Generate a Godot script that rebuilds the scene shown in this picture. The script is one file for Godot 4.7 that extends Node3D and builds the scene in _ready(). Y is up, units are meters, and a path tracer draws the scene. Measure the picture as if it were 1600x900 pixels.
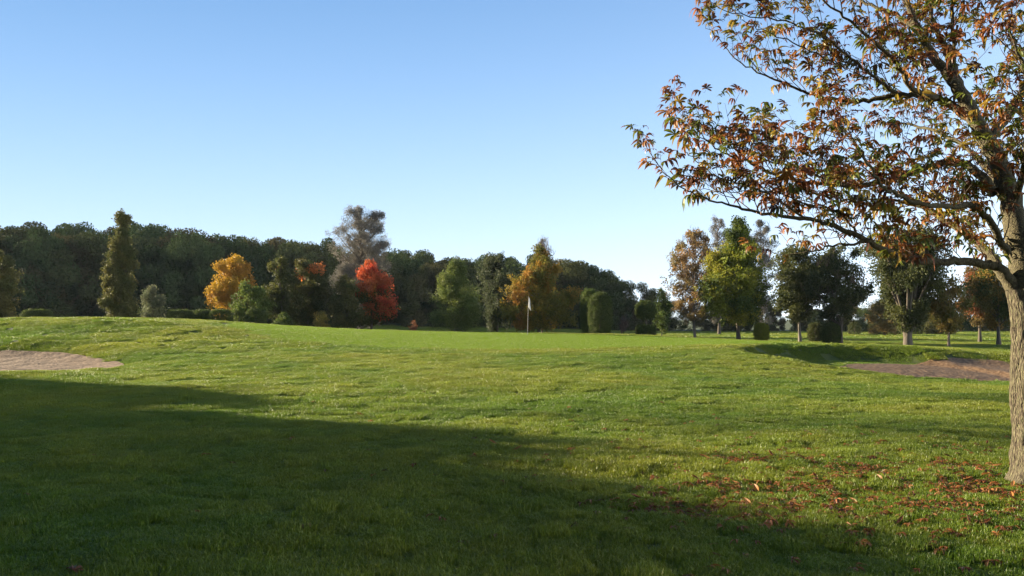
extends Node3D
# A golf green on an October morning: low sun from beyond the frame's edge, clipped hedges and autumn trees behind the green, a wood beyond.
# x runs across the view, d is the distance ahead (z = -d), metres.

const SUN_AZIMUTH := 68.0   # degrees from straight ahead, towards -x
const SUN_HEIGHT := 12.2

var rng := RandomNumberGenerator.new()
var swell := FastNoiseLite.new()
var ripple := FastNoiseLite.new()
var patchy := FastNoiseLite.new()
var M := {}
var leaf_meshes: Array = []
var cluster_mesh: ArrayMesh
var fine_cluster: ArrayMesh
var twig_mesh: ArrayMesh
var used := {}

# ---------------------------------------------------------------- builders

class Shape:
	var v := PackedVector3Array()
	var n := PackedVector3Array()
	var c := PackedColorArray()
	var i := PackedInt32Array()

	func mesh() -> ArrayMesh:
		var a := []
		a.resize(Mesh.ARRAY_MAX)
		a[Mesh.ARRAY_VERTEX] = v
		if n.size():
			a[Mesh.ARRAY_NORMAL] = n
		if c.size():
			a[Mesh.ARRAY_COLOR] = c
		a[Mesh.ARRAY_INDEX] = i
		var m := ArrayMesh.new()
		m.add_surface_from_arrays(Mesh.PRIMITIVE_TRIANGLES, a)
		return m

	func tri(p: Vector3, q: Vector3, r: Vector3, col: Color) -> void:
		var at := v.size()
		v.append(p)
		v.append(q)
		v.append(r)
		c.append(col)
		c.append(col)
		c.append(col)
		i.append(at)
		i.append(at + 1)
		i.append(at + 2)

	# a tapering tube along points with a radius each; rough > 0 furrows it
	func tube(p: PackedVector3Array, r: PackedFloat32Array, sides: int, noise: FastNoiseLite = null, rough := 0.0) -> void:
		var start := v.size()
		var t := (p[1] - p[0]).normalized()
		var u := t.cross(Vector3(0.31, 0.2, 0.93)).normalized()
		var last := p.size() - 1
		for k in p.size():
			t = (p[mini(k + 1, last)] - p[maxi(k - 1, 0)]).normalized()
			u = (u - t * u.dot(t)).normalized()
			var w := t.cross(u)
			for j in sides:
				var a := TAU * j / sides
				var out := u * cos(a) + w * sin(a)
				var rr := r[k]
				if noise:
					var q := p[k] + out * r[k]
					rr *= 1.0 + rough * noise.get_noise_3d(q.x * 6.0, q.y * 1.3, q.z * 6.0) + rough * 0.5 * noise.get_noise_3d(q.x * 17.0, q.y * 4.0, q.z * 17.0)
				v.append(p[k] + out * rr)
				n.append(out)
		for k in last:
			for j in sides:
				var b := start + k * sides
				var j2 := (j + 1) % sides
				i.append_array([b + j, b + sides + j, b + sides + j2, b + j, b + sides + j2, b + j2])

func numbered(called: String) -> String:
	used[called] = used.get(called, -1) + 1
	return called if used[called] == 0 else "%s_%03d" % [called, used[called]]

func tag(o: Node, label: String, category: String, group := "") -> void:
	o.set_meta("label", label)
	o.set_meta("category", category)
	if group:
		o.set_meta("group", group)

func thing(called: String, at: Vector3, label: String, category: String, group := "") -> Node3D:
	var o := Node3D.new()
	o.name = numbered(called)
	add_child(o)
	o.position = at
	tag(o, label, category, group)
	return o

func put(called: String, mesh: Mesh, mat: Material, parent: Node = null) -> MeshInstance3D:
	var o := MeshInstance3D.new()
	o.name = called if parent else numbered(called)
	o.mesh = mesh
	o.material_override = mat
	(parent if parent else self).add_child(o, true)
	return o

func scatter(called: String, mesh: Mesh, mat: Material, where: Array, tints: PackedColorArray, parent: Node = null) -> MultiMeshInstance3D:
	var mm := MultiMesh.new()
	mm.transform_format = MultiMesh.TRANSFORM_3D
	mm.use_colors = true
	mm.mesh = mesh
	mm.instance_count = where.size()
	for k in where.size():
		mm.set_instance_transform(k, where[k])
		mm.set_instance_color(k, tints[k])
	var o := MultiMeshInstance3D.new()
	o.name = called if parent else numbered(called)
	o.multimesh = mm
	o.material_override = mat
	o.set_meta("kind", "stuff")
	(parent if parent else self).add_child(o, true)
	return o

func lin(r: float, g: float, b: float) -> Color:
	return Color(r, g, b).linear_to_srgb()

func noise(freq: float, sd: int, octaves := 3) -> FastNoiseLite:
	var f := FastNoiseLite.new()
	f.noise_type = FastNoiseLite.TYPE_SIMPLEX_SMOOTH
	f.frequency = freq
	f.seed = sd
	f.fractal_octaves = octaves
	return f

func cloudy_texture(freq: float, sd: int, stops: Array, size := 512) -> NoiseTexture2D:
	var t := NoiseTexture2D.new()
	t.width = size
	t.height = size
	t.seamless = true
	t.noise = noise(freq, sd, 5)
	var g := Gradient.new()
	g.offsets = PackedFloat32Array(stops.map(func(s): return s[0]))
	g.colors = PackedColorArray(stops.map(func(s): return s[1]))
	t.color_ramp = g
	return t

func grey_texture(freq: float, sd: int, size := 512) -> NoiseTexture2D:
	var t := NoiseTexture2D.new()
	t.width = size
	t.height = size
	t.seamless = true
	t.noise = noise(freq, sd, 5)
	return t

func surface(rough: float, tex: Texture2D = null, repeat := 1.0, bump: Texture2D = null, bump_cm := 1.0) -> StandardMaterial3D:
	var m := StandardMaterial3D.new()
	m.roughness = rough
	m.metallic_specular = 0.35
	if tex:
		m.albedo_texture = tex
	m.uv1_triplanar = true
	m.uv1_world_triplanar = true
	m.uv1_scale = Vector3.ONE * repeat
	if bump:
		m.heightmap_enabled = true
		m.heightmap_texture = bump
		m.heightmap_scale = bump_cm
	return m

func leafy(rough: float, through: float, gloss := 0.35) -> StandardMaterial3D:
	var m := StandardMaterial3D.new()
	m.vertex_color_use_as_albedo = true
	m.roughness = rough
	m.metallic_specular = gloss
	m.cull_mode = BaseMaterial3D.CULL_DISABLED
	m.backlight_enabled = true
	m.backlight = lin(through, through, through)
	return m

func jitter(c: Color, by: float) -> Color:
	var k := 1.0 + rng.randf_range(-by, by)
	return Color(c.r * k * (1.0 + rng.randf_range(-by, by) * 0.4), c.g * k, c.b * k * (1.0 + rng.randf_range(-by, by) * 0.4))

func any_dir() -> Vector3:
	var y := rng.randf_range(-1.0, 1.0)
	var a := rng.randf() * TAU
	var s := sqrt(1.0 - y * y)
	return Vector3(s * cos(a), y, s * sin(a))

# ---------------------------------------------------------------- the lie of the land

const XS := [-90.0, -45.0, -30.0, -22.0, -16.0, -10.0, -4.0, 2.0, 8.0, 14.0, 20.0, 30.0, 45.0, 90.0]
const DS := [-60.0, -10.0, 0.0, 8.0, 16.0, 22.0, 27.0, 32.0, 38.0, 45.0, 52.0, 60.0, 75.0, 100.0, 130.0, 200.0, 400.0]
const HEIGHTS := [
	[0, 0, 0, 0, 0, 0, 0, 0, 0, 0, 0, 0, 0, 0],
	[0, 0, 0, 0, 0, 0, 0, 0, 0, 0, 0, 0, 0, 0],
	[0, 0, 0, 0, 0, 0, 0, 0, 0, 0, 0, 0, 0, 0],
	[0.1, 0.1, 0.06, 0.03, 0, 0, 0, 0, 0, 0, 0, 0, 0, 0],
	[0.3, 0.3, 0.2, 0.12, 0.05, 0.02, 0.05, 0.06, 0.06, 0.02, 0, 0, 0, 0],
	[0.5, 0.5, 0.4, 0.3, 0.2, 0.15, 0.22, 0.22, 0.10, -0.08, -0.12, -0.1, -0.1, -0.1],
	[0.6, 0.7, 0.6, 0.5, 0.4, 0.38, 0.38, 0.38, 0.44, 0.02, -0.06, -0.05, -0.1, -0.1],
	[0.7, 0.9, 1.0, 1.0, 0.9, 0.72, 0.55, 0.5, 0.58, 0.50, 0.20, 0.0, -0.1, -0.1],
	[0.6, 0.9, 1.3, 1.64, 1.55, 1.08, 0.72, 0.6, 0.56, 0.52, 0.30, -0.1, -0.1, -0.1],
	[0.4, 0.7, 1.1, 1.45, 1.5, 1.15, 0.85, 0.7, 0.6, 0.42, 0.02, -0.1, -0.1, -0.1],
	[0.2, 0.4, 0.7, 0.9, 1.05, 0.95, 0.84, 0.75, 0.62, 0.3, 0, -0.05, -0.05, -0.05],
	[0, 0.1, 0.3, 0.4, 0.45, 0.45, 0.4, 0.35, 0.25, 0.1, 0, -0.05, -0.05, 0],
	[0, 0, 0, 0, 0, 0, 0, 0, 0, 0, 0, 0, 0, 0],
	[0, 0, 0, 0, 0, 0, 0, 0, 0, 0, 0, 0, 0, 0],
	[2.4, 2.2, 2.0, 1.8, 1.6, 1.4, 1.2, 0.9, 0.6, 0.2, 0, 0, 0, 0],
	[6, 6, 5.5, 5, 4.6, 4.2, 3.6, 2.6, 1.6, 0.6, 0, 0, 0, 0],
	[8, 8, 8, 7, 7, 6, 5, 4, 3, 2, 1, 1, 1, 1]]

func spline(a: float, b: float, c: float, e: float, t: float) -> float:
	return b + 0.5 * t * (c - a + t * (2.0 * a - 5.0 * b + 4.0 * c - e + t * (3.0 * (b - c) + e - a)))

func lay(x: float, d: float) -> float:
	x = clampf(x, XS[0], XS[-1])
	d = clampf(d, DS[0], DS[-1])
	var i := 0
	while i < XS.size() - 2 and x > XS[i + 1]:
		i += 1
	var j := 0
	while j < DS.size() - 2 and d > DS[j + 1]:
		j += 1
	var tx: float = (x - XS[i]) / (XS[i + 1] - XS[i])
	var td: float = (d - DS[j]) / (DS[j + 1] - DS[j])
	var i0 := maxi(i - 1, 0)
	var i3 := mini(i + 2, XS.size() - 1)
	var col := [0.0, 0.0, 0.0, 0.0]
	for k in 4:
		var row: Array = HEIGHTS[clampi(j - 1 + k, 0, DS.size() - 1)]
		col[k] = spline(row[i0], row[i], row[i + 1], row[i3], tx)
	return spline(col[0], col[1], col[2], col[3], td)

# bunkers: centre x, centre d, half width, half length, depth, wobble seed
const BUNKERS := [[-17.9, 25.6, 5.4, 4.4, 0.26, 1.1], [17.0, 28.8, 5.0, 4.6, 0.50, 0.4]]

func inside_bunker(k: int, x: float, d: float) -> float:
	var b: Array = BUNKERS[k]
	var dx: float = (x - b[0]) / b[2]
	var dd: float = (d - b[1]) / b[3]
	var a := atan2(dd, dx)
	return sqrt(dx * dx + dd * dd) / (1.0 + 0.10 * sin(a * 3.0 + b[5]) + 0.05 * sin(a * 5.0 + 2.0 * b[5]))

const GREEN := [0.2, 41.2, 13.2, 9.6]

func inside_green(x: float, d: float) -> float:
	var dx: float = (x - GREEN[0]) / GREEN[2]
	var dd: float = (d - GREEN[1]) / GREEN[3]
	var a := atan2(dd, dx)
	return sqrt(dx * dx + dd * dd) / (1.0 + 0.06 * sin(a * 2.0 + 0.6) + 0.04 * sin(a * 3.0))

func sand_level(x: float, d: float) -> float:
	var y := lay(x, d)
	var dig := 0.62 * smoothstep(1.0, 0.74, Vector2((x - 13.2) / 5.6, (d - 29.0) / 6.2).length())
	for k in BUNKERS.size():
		var q := inside_bunker(k, x, d)
		if q < 1.35:
			dig = maxf(dig, BUNKERS[k][4] * smoothstep(1.3, 0.75, q))
	y -= dig
	return y

func ground(x: float, d: float) -> float:
	var y := sand_level(x, d)
	var calm := 1.0
	for k in BUNKERS.size():
		var q := inside_bunker(k, x, d)
		if q < 1.4:
			y -= 0.14 * smoothstep(0.99, 0.9, q)
			calm *= smoothstep(0.9, 1.3, q)
	if d > 25.0 and d < 60.0:
		calm *= smoothstep(0.95, 1.2, inside_green(x, d))
	return y + calm * (0.060 * swell.get_noise_2d(x, d) + 0.027 * ripple.get_noise_2d(x, d))

func on_ground(x: float, d: float) -> Vector3:
	return Vector3(x, ground(x, d), -d)

func slope_basis(x: float, d: float) -> Basis:
	var e := 0.2
	var up := Vector3(ground(x - e, d) - ground(x + e, d), 2.0 * e, -(ground(x, d - e) - ground(x, d + e))).normalized()
	var side := Vector3.RIGHT
	side = (side - up * side.dot(up)).normalized()
	return Basis(side, up, side.cross(up))

func lines(fine_from: float, fine_to: float, step: float, far_from: float, far_to: float) -> PackedFloat32Array:
	var before := []
	var s := step
	var at := fine_from
	while at > far_from:
		s *= 1.22
		at -= s
		before.append(at)
	before.reverse()
	var all := PackedFloat32Array(before)
	at = fine_from
	while at < fine_to:
		all.append(at)
		at += step
	s = step
	while at < far_to:
		all.append(at)
		s *= 1.08
		at += s
	all.append(at)
	return all

func build_ground() -> void:
	var xs := lines(-34.0, 34.0, 0.28, -2500.0, 2500.0)
	var ds := lines(2.0, 62.0, 0.28, -400.0, 3000.0)
	var s := Shape.new()
	for d in ds:
		for x in xs:
			var fine := absf(x) < 60.0 and d < 130.0 and d > -20.0
			var y := ground(x, d) if fine else lay(x, d)
			s.v.append(Vector3(x, y, -d))
	var w := xs.size()
	s.n.resize(s.v.size())
	for j in ds.size():
		for k in w:
			var a := s.v[j * w + maxi(k - 1, 0)]
			var b := s.v[j * w + mini(k + 1, w - 1)]
			var e := s.v[maxi(j - 1, 0) * w + k]
			var f := s.v[mini(j + 1, ds.size() - 1) * w + k]
			s.n[j * w + k] = (b - a).cross(f - e).normalized()
	for j in ds.size() - 1:
		for k in w - 1:
			var o := j * w + k
			s.i.append_array([o, o + w, o + w + 1, o, o + w + 1, o + 1])
	var g := put("ground", s.mesh(), M.turf)
	g.set_meta("kind", "structure")

func disc(called: String, cx: float, cd: float, rx: float, rd: float, edge: Callable, level: Callable, mat: Material, rings: int, segs: int) -> MeshInstance3D:
	var s := Shape.new()
	for r in rings + 1:
		for k in segs:
			var a := TAU * k / segs
			var q: float = float(r) / rings * edge.call(a)
			var x := cx + cos(a) * q * rx
			var d := cd + sin(a) * q * rd
			s.v.append(Vector3(x, level.call(x, d), -d))
			var e := 0.1
			s.n.append(Vector3(level.call(x - e, d) - level.call(x + e, d), 2.0 * e, -(level.call(x, d - e) - level.call(x, d + e))).normalized())
	for r in rings:
		for k in segs:
			var k2 := (k + 1) % segs
			var a := r * segs
			var b := a + segs
			s.i.append_array([a + k, a + k2, b + k2, a + k, b + k2, b + k])
	var o := put(called, s.mesh(), mat)
	o.set_meta("kind", "structure")
	return o

# ---------------------------------------------------------------- grass

func tuft(side: float, count: int, tall: float, wide: float) -> ArrayMesh:
	var s := Shape.new()
	for k in count:
		var at := Vector3(rng.randf_range(-0.55, 0.55) * side, 0.0, rng.randf_range(-0.55, 0.55) * side)
		var a := rng.randf() * TAU
		var lean := rng.randf_range(0.15, 1.0)
		var h := tall * rng.randf_range(0.45, 1.0)
		var out := Vector3(cos(a), 0.0, sin(a))
		var across := Vector3(-sin(a), 0.0, cos(a)).rotated(Vector3.UP, rng.randf_range(-0.9, 0.9)) * wide * rng.randf_range(0.35, 0.6)
		var mid := at + Vector3.UP * h * 0.6 + out * h * 0.25 * lean
		var tip := at + Vector3.UP * h * (1.0 - 0.25 * lean) + out * h * 0.75 * lean
		var t := rng.randf()
		var col := Color(0.8, 0.95, 0.8).lerp(Color(1.12, 1.04, 0.9), t)
		if rng.randf() < 0.04:
			col = Color(1.5, 1.2, 1.4)
		at.y -= 0.015
		s.tri(at - across, mid - across * 0.8, mid + across * 0.8, col)
		s.tri(at - across, mid + across * 0.8, at + across, col)
		s.tri(mid - across * 0.8, tip, mid + across * 0.8, col)
	return s.mesh()

func build_grass() -> void:
	var root := Node3D.new()
	root.name = numbered("grass")
	add_child(root)
	root.set_meta("kind", "stuff")
	tag(root, "dewy mown grass covering the whole lawn round the green", "grass")
	# near lawn, middle lawn, far lawn
	for band in [[2.5, 15.0, 0.18, 0.25, 650, 0.062, 0.0052], [15.0, 30.0, 0.32, 0.45, 1100, 0.060, 0.0075], [30.0, 66.0, 0.55, 0.7, 1100, 0.062, 0.013], [66.0, 118.0, 1.2, 1.45, 520, 0.10, 0.035]]:
		var kinds := []
		for k in 4:
			kinds.append(tuft(band[3], band[4], band[5], band[6]))
		var where := [[], [], [], []]
		var tint := [PackedColorArray(), PackedColorArray(), PackedColorArray(), PackedColorArray()]
		var d: float = band[0]
		var step: float = band[2]
		while d < band[1]:
			var reach := d * 0.70 + 2.5
			var x := -reach
			while x < reach:
				var px := x + rng.randf_range(-0.5, 0.5) * step
				var pd := d + rng.randf_range(-0.5, 0.5) * step
				x += step
				if inside_bunker(0, px, pd) < 1.0 + 0.02 * rng.randf() or inside_bunker(1, px, pd) < 1.0 + 0.02 * rng.randf():
					continue
				if pd > 28.0 and pd < 56.0 and inside_green(px, pd) < 0.995:
					continue
				var k := rng.randi() % 4
				var p := patchy.get_noise_2d(px * 1.0, pd * 1.0)
				var q := patchy.get_noise_2d(px * 6.0 + 300.0, pd * 6.0)
				var clump := patchy.get_noise_2d(px * 20.0 + 90.0, pd * 20.0)
				var tall := clampf(0.95 + 0.35 * q + 0.2 * p + 0.55 * clump, 0.4, 1.9)
				var b := slope_basis(px, pd) * Basis(Vector3.UP, rng.randf() * TAU)
				where[k].append(Transform3D(b * Basis.from_scale(Vector3(1.0, tall * rng.randf_range(0.75, 1.25), 1.0)), on_ground(px, pd)))
				var c := Color(0.100, 0.158, 0.011).lerp(Color(0.190, 0.205, 0.020), clampf(0.45 + 0.9 * p + 0.5 * q, 0.0, 1.0))
				tint[k].append(jitter(c, 0.10))
			d += step
		for k in 4:
			scatter("blades", kinds[k], M.grass, where[k], tint[k], root)
	# the putting surface: short, even and fine
	var short := Node3D.new()
	short.name = numbered("green_grass")
	add_child(short)
	short.set_meta("kind", "stuff")
	tag(short, "short even putting grass on the green round the flagstick", "grass")
	for k in 3:
		var where := []
		var tint := PackedColorArray()
		var mesh := tuft(0.6, 900, 0.028, 0.013)
		var d := 29.0
		while d < 53.0:
			var x := -14.5
			while x < 14.5:
				var px := x + rng.randf_range(-0.2, 0.2)
				var pd := d + rng.randf_range(-0.2, 0.2)
				x += 0.52
				if rng.randi() % 3 != k and k > 0 or inside_green(px, pd) > 1.0:
					continue
				where.append(Transform3D(slope_basis(px, pd) * Basis(Vector3.UP, rng.randf() * TAU), Vector3(px, lay(px, pd) + 0.02, -pd)))
				tint.append(jitter(Color(0.145, 0.210, 0.012), 0.05))
			d += 0.52
		scatter("blades", mesh, M.grass, where, tint, short)

# ---------------------------------------------------------------- leaves and trees

func cluster(count: int, reach: float, size: float, slim: float) -> ArrayMesh:
	var s := Shape.new()
	for k in count:
		var at := any_dir() * reach * pow(rng.randf(), 0.5)
		var along := (any_dir() + Vector3.DOWN * 0.35).normalized() * size * rng.randf_range(0.7, 1.25)
		var across := along.cross(any_dir()).normalized() * along.length() * slim
		var up := along.cross(across).normalized() * along.length() * 0.14
		var col := Color(1, 1, 1) * rng.randf_range(0.72, 1.28)
		var a := at - along * 0.5
		var b := at + along * 0.5
		s.tri(a, at - across * 0.5 + up, b, col)
		s.tri(a, b, at + across * 0.5 + up, col)
	return s.mesh()

func twig_spray(count: int) -> ArrayMesh:
	var s := Shape.new()
	for k in count:
		var a := Vector3.ZERO
		var b := Vector3(rng.randf_range(-0.5, 0.5), rng.randf_range(0.5, 1.1), rng.randf_range(-0.5, 0.5))
		var w := b.cross(any_dir()).normalized() * 0.012
		var col := Color(1, 1, 1)
		s.tri(a - w * 1.5, b, a + w * 1.5, col)
		for j in 3:
			var f := rng.randf_range(0.3, 0.9)
			var st := b * f
			var e := st + Vector3(rng.randf_range(-0.25, 0.25), rng.randf_range(0.15, 0.4), rng.randf_range(-0.25, 0.25))
			s.tri(st - w, e, st + w, col)
	return s.mesh()

func profile(pr: Array, t: float) -> float:
	for k in pr.size() - 1:
		if t <= pr[k + 1][0]:
			var f: float = clampf((t - pr[k][0]) / (pr[k + 1][0] - pr[k][0]), 0.0, 1.0)
			return lerpf(pr[k][1], pr[k + 1][1], f)
	return pr[-1][1]

const OVAL := [[0.0, 0.35], [0.2, 0.75], [0.42, 1.0], [0.65, 0.92], [0.85, 0.6], [1.0, 0.15]]
const CONE := [[0.0, 0.6], [0.15, 0.95], [0.3, 1.0], [0.55, 0.78], [0.8, 0.42], [1.0, 0.06]]
const FLAME := [[0.0, 0.85], [0.12, 1.0], [0.35, 0.85], [0.6, 0.62], [0.8, 0.42], [0.93, 0.3], [1.0, 0.1]]
const TALL := [[0.0, 0.5], [0.25, 0.8], [0.5, 0.95], [0.75, 1.0], [0.9, 0.75], [1.0, 0.35]]
const VASE := [[0.0, 0.2], [0.25, 0.45], [0.5, 0.75], [0.78, 1.0], [0.92, 0.85], [1.0, 0.5]]
const DOME := [[0.0, 0.8], [0.3, 1.0], [0.6, 0.95], [0.85, 0.65], [1.0, 0.25]]

# o: shape, clear (height of the lowest leaves as a share), lobes, n (leaf clumps), size, trunk, tone(q, r), bark, twigs, fine, lean, loose
func tree(called: String, label: String, group: String, x: float, d: float, top: float, half: float, o: Dictionary) -> Node3D:
	var foot := on_ground(x, d) - Vector3(0, 0.04, 0)
	var h := top - foot.y
	var root := thing(called, foot, label, o.get("category", "tree"), group)
	var clear: float = o.get("clear", 0.15)
	var shape: Array = o.get("shape", OVAL)
	var lean: float = o.get("lean", 0.0)
	var tr: float = o.get("trunk", 0.11)
	var lobes: int = o.get("lobes", 34)
	var size: float = o.get("size", 1.0)
	var loose: float = o.get("loose", 1.0)
	var bark: Material = M[o.get("bark", "bark")]
	var stems: int = o.get("stems", 1)
	var wood := Shape.new()
	for m in stems:
		var p := PackedVector3Array()
		var r := PackedFloat32Array()
		var off := Vector3.ZERO if stems == 1 else Vector3(cos(m * 2.4 + 0.5), 0, sin(m * 2.4 + 0.5)) * half * rng.randf_range(0.35, 0.6)
		var wig := Vector3(rng.randf_range(-1, 1), 0, rng.randf_range(-1, 1)) * h * 0.012
		for k in 9:
			var t := k / 8.0
			var tall: float = o.get("trunk_to", 0.88)
			p.append(Vector3(lean * t * h, t * h * tall, 0) + wig * sin(t * 5.0) + off * smoothstep(0.12, 1.0, t))
			r.append(tr * (1.0 - 0.85 * t) * (1.35 if k == 0 else 1.0) * (1.0 if stems == 1 else 0.75))
		wood.tube(p, r, 9)
	put("trunk", wood.mesh(), bark, root)
	var limbs := Shape.new()
	var where := []
	var tint := PackedColorArray()
	var total: int = o.get("n", 1000)
	var tone: Callable = o.tone
	var share := PackedFloat32Array()
	var sum := 0.0
	for k in 60:
		sum += profile(shape, k / 59.0) + 0.1
		share.append(sum)
	for k in lobes:
		var want := (k + rng.randf()) / lobes * sum
		var bin := 0
		while bin < 59 and share[bin] < want:
			bin += 1
		var t := lerpf(clear, 0.97, (bin + rng.randf()) / 60.0)
		var big := profile(shape, (t - clear) / (1.0 - clear))
		var reach := big * half
		var lobe: float = maxf(reach * rng.randf_range(0.26, 0.58), half * 0.17) * o.get("lobe", 1.0)
		var a := rng.randf() * TAU
		reach *= 1.0 + 0.20 * sin(a * 2.0 + foot.x) + 0.14 * sin(a * 3.0 + t * 7.0 + foot.x * 2.0) + rng.randf_range(-0.18, 0.16)
		var rad := maxf(0.0, reach - lobe * 0.75) * pow(rng.randf(), 0.4)
		var c := Vector3(cos(a) * rad + lean * t * h, t * h, sin(a) * rad)
		var y0 := maxf(clear * h * 0.75, c.y - rad * 0.8 - 0.1)
		var from := Vector3(lean * y0, minf(y0, h * 0.85), 0)
		if stems > 1:
			from = Vector3(c.x * 0.35, y0 * 0.8, c.z * 0.35)
		limbs.tube(PackedVector3Array([from, from.lerp(c, 0.55) + Vector3(0, -0.04 * rad, 0), c]), PackedFloat32Array([tr * 0.30, tr * 0.2, tr * 0.07]), 5)
		var lobe_r := rng.randf()
		var here := int(float(total) / lobes * rng.randf_range(0.6, 1.4))
		for e in here:
			var p: Vector3 = c + any_dir() * lobe * pow(rng.randf(), 0.5) * Vector3(1, 0.9, 1) * rng.randf_range(0.7, 1.3)
			var q := Vector3((p.x - lean * p.y) / half, p.y / h, p.z / half)
			if q.y < clear * 0.8 or q.y > 1.03:
				continue
			var s := size * rng.randf_range(0.7, 1.3)
			where.append(Transform3D(Basis(any_dir(), rng.randf() * TAU) * Basis.from_scale(Vector3.ONE * s), p))
			tint.append(jitter(tone.call(q, lobe_r), 0.18))
	put("branches", limbs.mesh(), bark, root).set_meta("kind", "stuff")
	if where.size():
		scatter("crown", fine_cluster if o.get("fine", false) else cluster_mesh, M.leaf, where, tint, root)
	if o.has("twigs"):
		where = []
		tint = PackedColorArray()
		var low: float = o.get("twigs_from", 0.6)
		for k in o.twigs:
			var t := rng.randf_range(low, 0.99)
			var rad := profile(shape, (t - clear) / (1.0 - clear)) * half * sqrt(rng.randf())
			var a := rng.randf() * TAU
			var b := Basis(Vector3(sin(a), 0, -cos(a)), -rng.randf_range(0.0, 0.7)) * Basis(Vector3.UP, rng.randf() * TAU)
			where.append(Transform3D(b * Basis.from_scale(Vector3.ONE * rng.randf_range(0.5, 1.0)), Vector3(cos(a) * rad + lean * t * h, t * h - 0.5, sin(a) * rad)))
			tint.append(jitter(Color(0.12, 0.085, 0.065), 0.2))
		scatter("twigs", twig_mesh, M.twig, where, tint, root)
	return root

# clipped shrubs: drums and blocks of dense small leaves; drums: [bottom, top, half width] from the foot, square: a block with half depth
func clipped(called: String, label: String, group: String, x: float, d: float, drums: Array, o: Dictionary) -> void:
	var foot := on_ground(x, d) - Vector3(0, 0.03, 0)
	var root := thing(called, foot, label, o.get("category", "topiary"), group)
	var tone: Callable = o.tone
	for m in drums:
		var where := []
		var tint := PackedColorArray()
		var lo: float = m[0]
		var hi: float = m[1]
		var w: float = m[2]
		var deep: float = m[3] if m.size() > 3 else w
		var skin := (hi - lo) * (w + deep) * 4.0 + 4.0 * w * deep
		for k in int(skin * o.get("dense", 95.0)):
			var dir := any_dir()
			var power := 5.0 if m.size() > 3 else 3.2
			var p: Vector3
			if m.size() > 3:
				var f := pow(pow(absf(dir.x), power) + pow(absf(dir.y), power) + pow(absf(dir.z), power), -1.0 / power)
				p = dir * f
			else:
				var flat := sqrt(dir.x * dir.x + dir.z * dir.z)
				var f := pow(pow(flat, power) + pow(absf(dir.y), power), -1.0 / power)
				p = dir * f
			p *= rng.randf_range(0.80, 1.0) + 0.05 * patchy.get_noise_3d(p.x * 20.0 + x, p.y * 20.0, p.z * 20.0)
			where.append(Transform3D(Basis(any_dir(), rng.randf() * TAU) * Basis.from_scale(Vector3.ONE * rng.randf_range(0.3, 0.5)), Vector3(p.x * w, (lo + hi) * 0.5 + p.y * (hi - lo) * 0.5, p.z * deep)))
			tint.append(jitter(tone.call(p, 0.5), 0.2))
		scatter("foliage", cluster_mesh, M.leaf, where, tint, root)
	var stem := Shape.new()
	var tip: float = drums[-1][1] * 0.8
	stem.tube(PackedVector3Array([Vector3.ZERO, Vector3(0.02, tip * 0.5, 0), Vector3(0, tip, 0)]), PackedFloat32Array([0.07, 0.055, 0.03]), 8)
	put("stem", stem.mesh(), M.bark, root)

# ---------------------------------------------------------------- the horse chestnut

func palm_leaf(leaflets: int, spread: float, droop: float, fold: float, curl: float, stalk: float) -> ArrayMesh:
	var s := Shape.new()
	var hub := Vector3(stalk, -stalk * 0.25, 0)
	var t := Vector3(0, 0, 0.0022)
	var u := Vector3(0, 0.0022, 0)
	var pale := Color(1.1, 1.2, 0.9)
	s.tri(-t, hub - t * 0.6, hub + t * 0.6, pale)
	s.tri(-t, hub + t * 0.6, t, pale)
	s.tri(-u, hub, u, pale)
	for k in leaflets:
		var f := 0.0 if leaflets == 1 else lerpf(-1.0, 1.0, float(k) / (leaflets - 1))
		var a := f * spread + rng.randf_range(-0.12, 0.12)
		var long := 0.185 * (1.0 - 0.38 * absf(f)) * rng.randf_range(0.85, 1.12)
		var out := Vector3(cos(a), 0, sin(a))
		var across := Vector3(-sin(a), 0, cos(a))
		var wide := long * rng.randf_range(0.12, 0.165)
		var dr := droop * rng.randf_range(0.7, 1.3)
		var fo := fold * rng.randf_range(0.6, 1.4)
		var twist := rng.randf_range(-0.5, 0.5) * curl
		var col := Color(1, 1, 1) * rng.randf_range(0.75, 1.25)
		var edge := Color(col.r * 0.95, col.g * 0.7, col.b * 0.6)
		var prev := []
		for e in 6:
			var x := e / 5.0
			var w: float = wide * [0.10, 0.42, 0.8, 1.0, 0.78, 0.0][e]
			var bend := dr * x + curl * x * x
			var sp := hub + out * long * x * (1.0 - 0.28 * bend * x) + Vector3.DOWN * long * x * bend * 0.75
			var ac := across.rotated(out, twist * x)
			var lift := Vector3.UP * w * fo
			var row := [sp - ac * w + lift, sp, sp + ac * w + lift]
			if prev:
				s.tri(prev[0], row[0], row[1], edge)
				s.tri(prev[0], row[1], prev[1], col)
				s.tri(prev[1], row[1], row[2], col)
				s.tri(prev[1], row[2], prev[2], edge)
			prev = row
	return s.mesh()

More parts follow.
